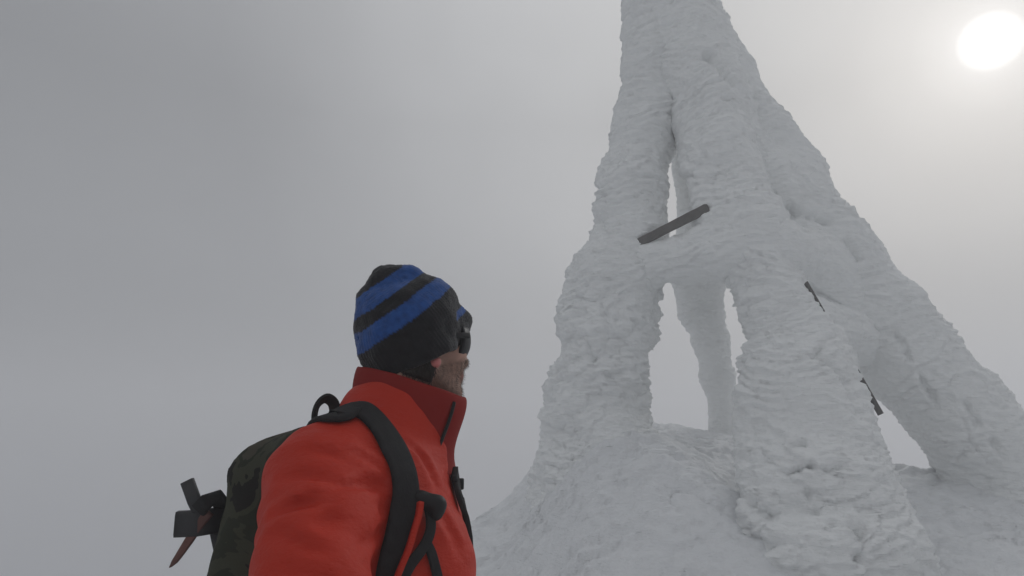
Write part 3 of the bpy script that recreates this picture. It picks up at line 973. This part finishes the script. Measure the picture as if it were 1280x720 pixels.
f_pk0 = union([rbox(PK + np.array([-.0, 0, -.03]), pa, [.085, .145, .22], .06), cone(P(335, 600, 1.08), P(345, 600, 1.26), .065, .06),
               cone(P(385, 578, 1.04), P(395, 578, 1.24), .06, .06)], .04)
def f_pk(p):
    d = f_pk0(p) - .006 * perlin(p * 9, 101) - .003 * perlin(p * 24, 102)
    seam = np.abs(p[:, 1] - 1.045 - .02 * np.sin(p[:, 2] * 9))
    return d + .004 * np.exp(-(seam / .004) ** 2)
V, Q = nets(f_pk, (-.72, .90, .9), (-.22, 1.40, 1.62), .007)
pbody = build('pack_body', V, Q, M_CAMO, pack)
f_pocket = lambda p: rbox(PK + pa[0] * -.10 + np.array([0, 0, -.09]), pa, [.045, .11, .13], .035)(p) - .004 * perlin(p * 14, 103)
V, Q = nets(f_pocket, PK - .3, PK + .2, .008)
build('front_pocket', V, Q, M_CAMO, pack)
# haul loop
lp = [(396, 541, 1.06), (393, 522, 1.06), (397, 506, 1.06), (407, 498, 1.07), (416, 503, 1.08), (419, 515, 1.09), (418, 530, 1.10)]
V, Fc = tube_mesh(spline([P(*a) for a in lp], 30), 1.0, 10, flat=(.020, .006), nrm=None)
build('haul_loop', V, Fc, M_BLACK, pack)
# near shoulder strap: over the shoulder and down the chest
sp = [(418, 525), (440, 514), (458, 519), (474, 536), (491, 563), (503, 595), (506, 628), (498, 665), (490, 700), (484, 740)]
spts = [P(398, 548, 1.06)] + [hit(f_wear, a, b) for a, b in sp]
ribbon('shoulder_strap', spts, .045, .009, M_BLACK, pack, f=f_jk, off=.006, n=70, taper=([0, .15, .5, .75, 1], [1, 1., 1., .95, .8]))
# red piping on its lower part
rp = [hit(f_jk, a, b) for a, b in [(519, 632), (517, 655), (509, 685), (498, 715), (490, 740)]]
ribbon('piping', rp, .009, .012, M_RED, pack, f=f_jk, off=.012, n=24)
w1 = [hit(f_jk, a, b) for a, b in [(530, 640), (534, 662), (526, 685), (512, 705), (500, 728)]]
ribbon('webbing', w1, .016, .005, M_BLACK, pack, f=f_jk, off=.010, n=24)
w2 = [hit(f_jk, a, b) for a, b in [(528, 676), (536, 690), (542, 710), (548, 740)]]
ribbon('webbing', w2, .015, .005, M_BLACK, pack, f=f_jk, off=.006, n=20)
# ladder buckle
bc = hit(f_jk, 529, 634); bn = grad(f_jk, bc, .02)[0]
f_bk = union([cone(bc + bn * .012 + np.array([-.012, 0, .008]), bc + bn * .012 + np.array([.012, 0, -.002]), .013, .014),
              cone(bc + bn * .014 + np.array([.012, 0, .0]), bc + bn * .014 + np.array([.010, 0, -.014]), .012, .010)], .008)
V, Q = nets(f_bk, bc - .06, bc + .06, .003)
build('buckle', V, Q, M_PLASTIC, pack)
# far strap, only its edge and a tab show past the chest
fs = [hit(f_wear, a, b) for a, b in [(557, 592), (561, 606), (566, 622), (571, 638)]]
fs = [p + np.array([-.004, .03, 0]) for p in fs]
ribbon('shoulder_strap', fs + [fs[-1] + np.array([.0, .06, -.12]), fs[-1] + np.array([-.05, .13, -.24]), fs[-1] + np.array([-.13, .16, -.30])], .034, .010, M_BLACK, pack, f=f_jk, off=.007, n=40)
tb = P(573, 605, 1.16)
V, Q = nets(rbox(tb, np.eye(3), [.010, .006, .010], .002), tb - .03, tb + .03, .0018)
build('tab', V, Q, M_PLASTIC, pack)
V, Fc = tube_mesh([P(556, 598, 1.16), P(570, 603, 1.16)], .004, 8); build('tab_cord', V, Fc, M_BLACK, pack)

# ------------------------------------------------------------------ ice axe on the back of the pack
M_STEEL = mat('dark_axe_steel', (.035, .035, .037), .45, spec=.5, Metallic=.4)
M_RUST = mat('rusty_pick_steel', (.13, .06, .05), .6, mottling=(60, .4))
YA = 1.06
axe = empty('ice_axe', tuple(P(250, 650, YA)))
tag(axe, 'ice axe strapped to the back of the backpack, rusty pick pointing down', 'ice axe')
V, Fc = tube_mesh(spline([P(262, 640, YA), P(250, 655, YA), P(236, 676, YA), P(222, 697, YA), P(213, 709, YA)], 20), np.interp(np.linspace(0, 1, 21), [0, .5, .85, 1], [.9, .75, .45, .08]), 10, flat=(.018, .008), nrm=[np.array([0, -1., 0])] * 21)
build('pick', V, Fc, M_RUST, axe)
V, Fc = tube_mesh([P(222, 655, YA + .005), P(246, 654, YA + .005), P(285, 648, YA + .03)], 1.0, 10, flat=(.042, .022), nrm=[np.array([0, -1., 0])] * 3)
build('axe_head', V, Fc, M_STEEL, axe)
V, Fc = tube_mesh([P(250, 640, YA), P(243, 626, YA), P(234, 601, YA)], 1.0, 10, flat=(.021, .010), nrm=[np.array([0, -1., 0])] * 3)
build('adze', V, Fc, M_STEEL, axe)
V, Fc = tube_mesh([P(248, 638, YA - .01), P(258, 627, YA - .01), P(271, 622, YA), P(278, 632, YA + .02)], 1.0, 10, flat=(.026, .012), nrm=[np.array([0, -1., 0])] * 4)
build('strap', V, Fc, M_BLACK, axe)
V, Fc = tube_mesh([P(268, 650, YA + .02), PK + np.array([-.10, .10, -.05]), PK + np.array([-.09, .12, -.36])], .011, 12)
build('shaft', V, Fc, M_STEEL, axe)

# ------------------------------------------------------------------ haze: the cloud round the summit
hm = bpy.data.materials.new('cloud_air'); hm.use_nodes = True
hm.node_tree.nodes.clear()
ho = hm.node_tree.nodes.new('ShaderNodeOutputMaterial'); hv_ = hm.node_tree.nodes.new('ShaderNodeVolumePrincipled')
hv_.inputs['Color'].default_value = (.90, .905, .92, 1); hv_.inputs['Density'].default_value = HAZE_DENSITY; hv_.inputs['Anisotropy'].default_value = .35
hm.node_tree.links.new(hv_.outputs[0], ho.inputs['Volume'])
zlo = float(GV[:, 2].min()) - 1.0; zhi = float(APEX[2]) + 4
ex = 160.0
vs = [(-ex, -ex, zlo), (ex, -ex, zlo), (ex, ex, zlo), (-ex, ex, zlo), (-ex, -ex, zhi), (ex, -ex, zhi), (ex, ex, zhi), (-ex, ex, zhi)]
hz = build('haze', vs, [(0, 3, 2, 1), (4, 5, 6, 7), (0, 1, 5, 4), (1, 2, 6, 5), (2, 3, 7, 6), (3, 0, 4, 7)], hm, smooth=False)
hz['kind'] = 'stuff'
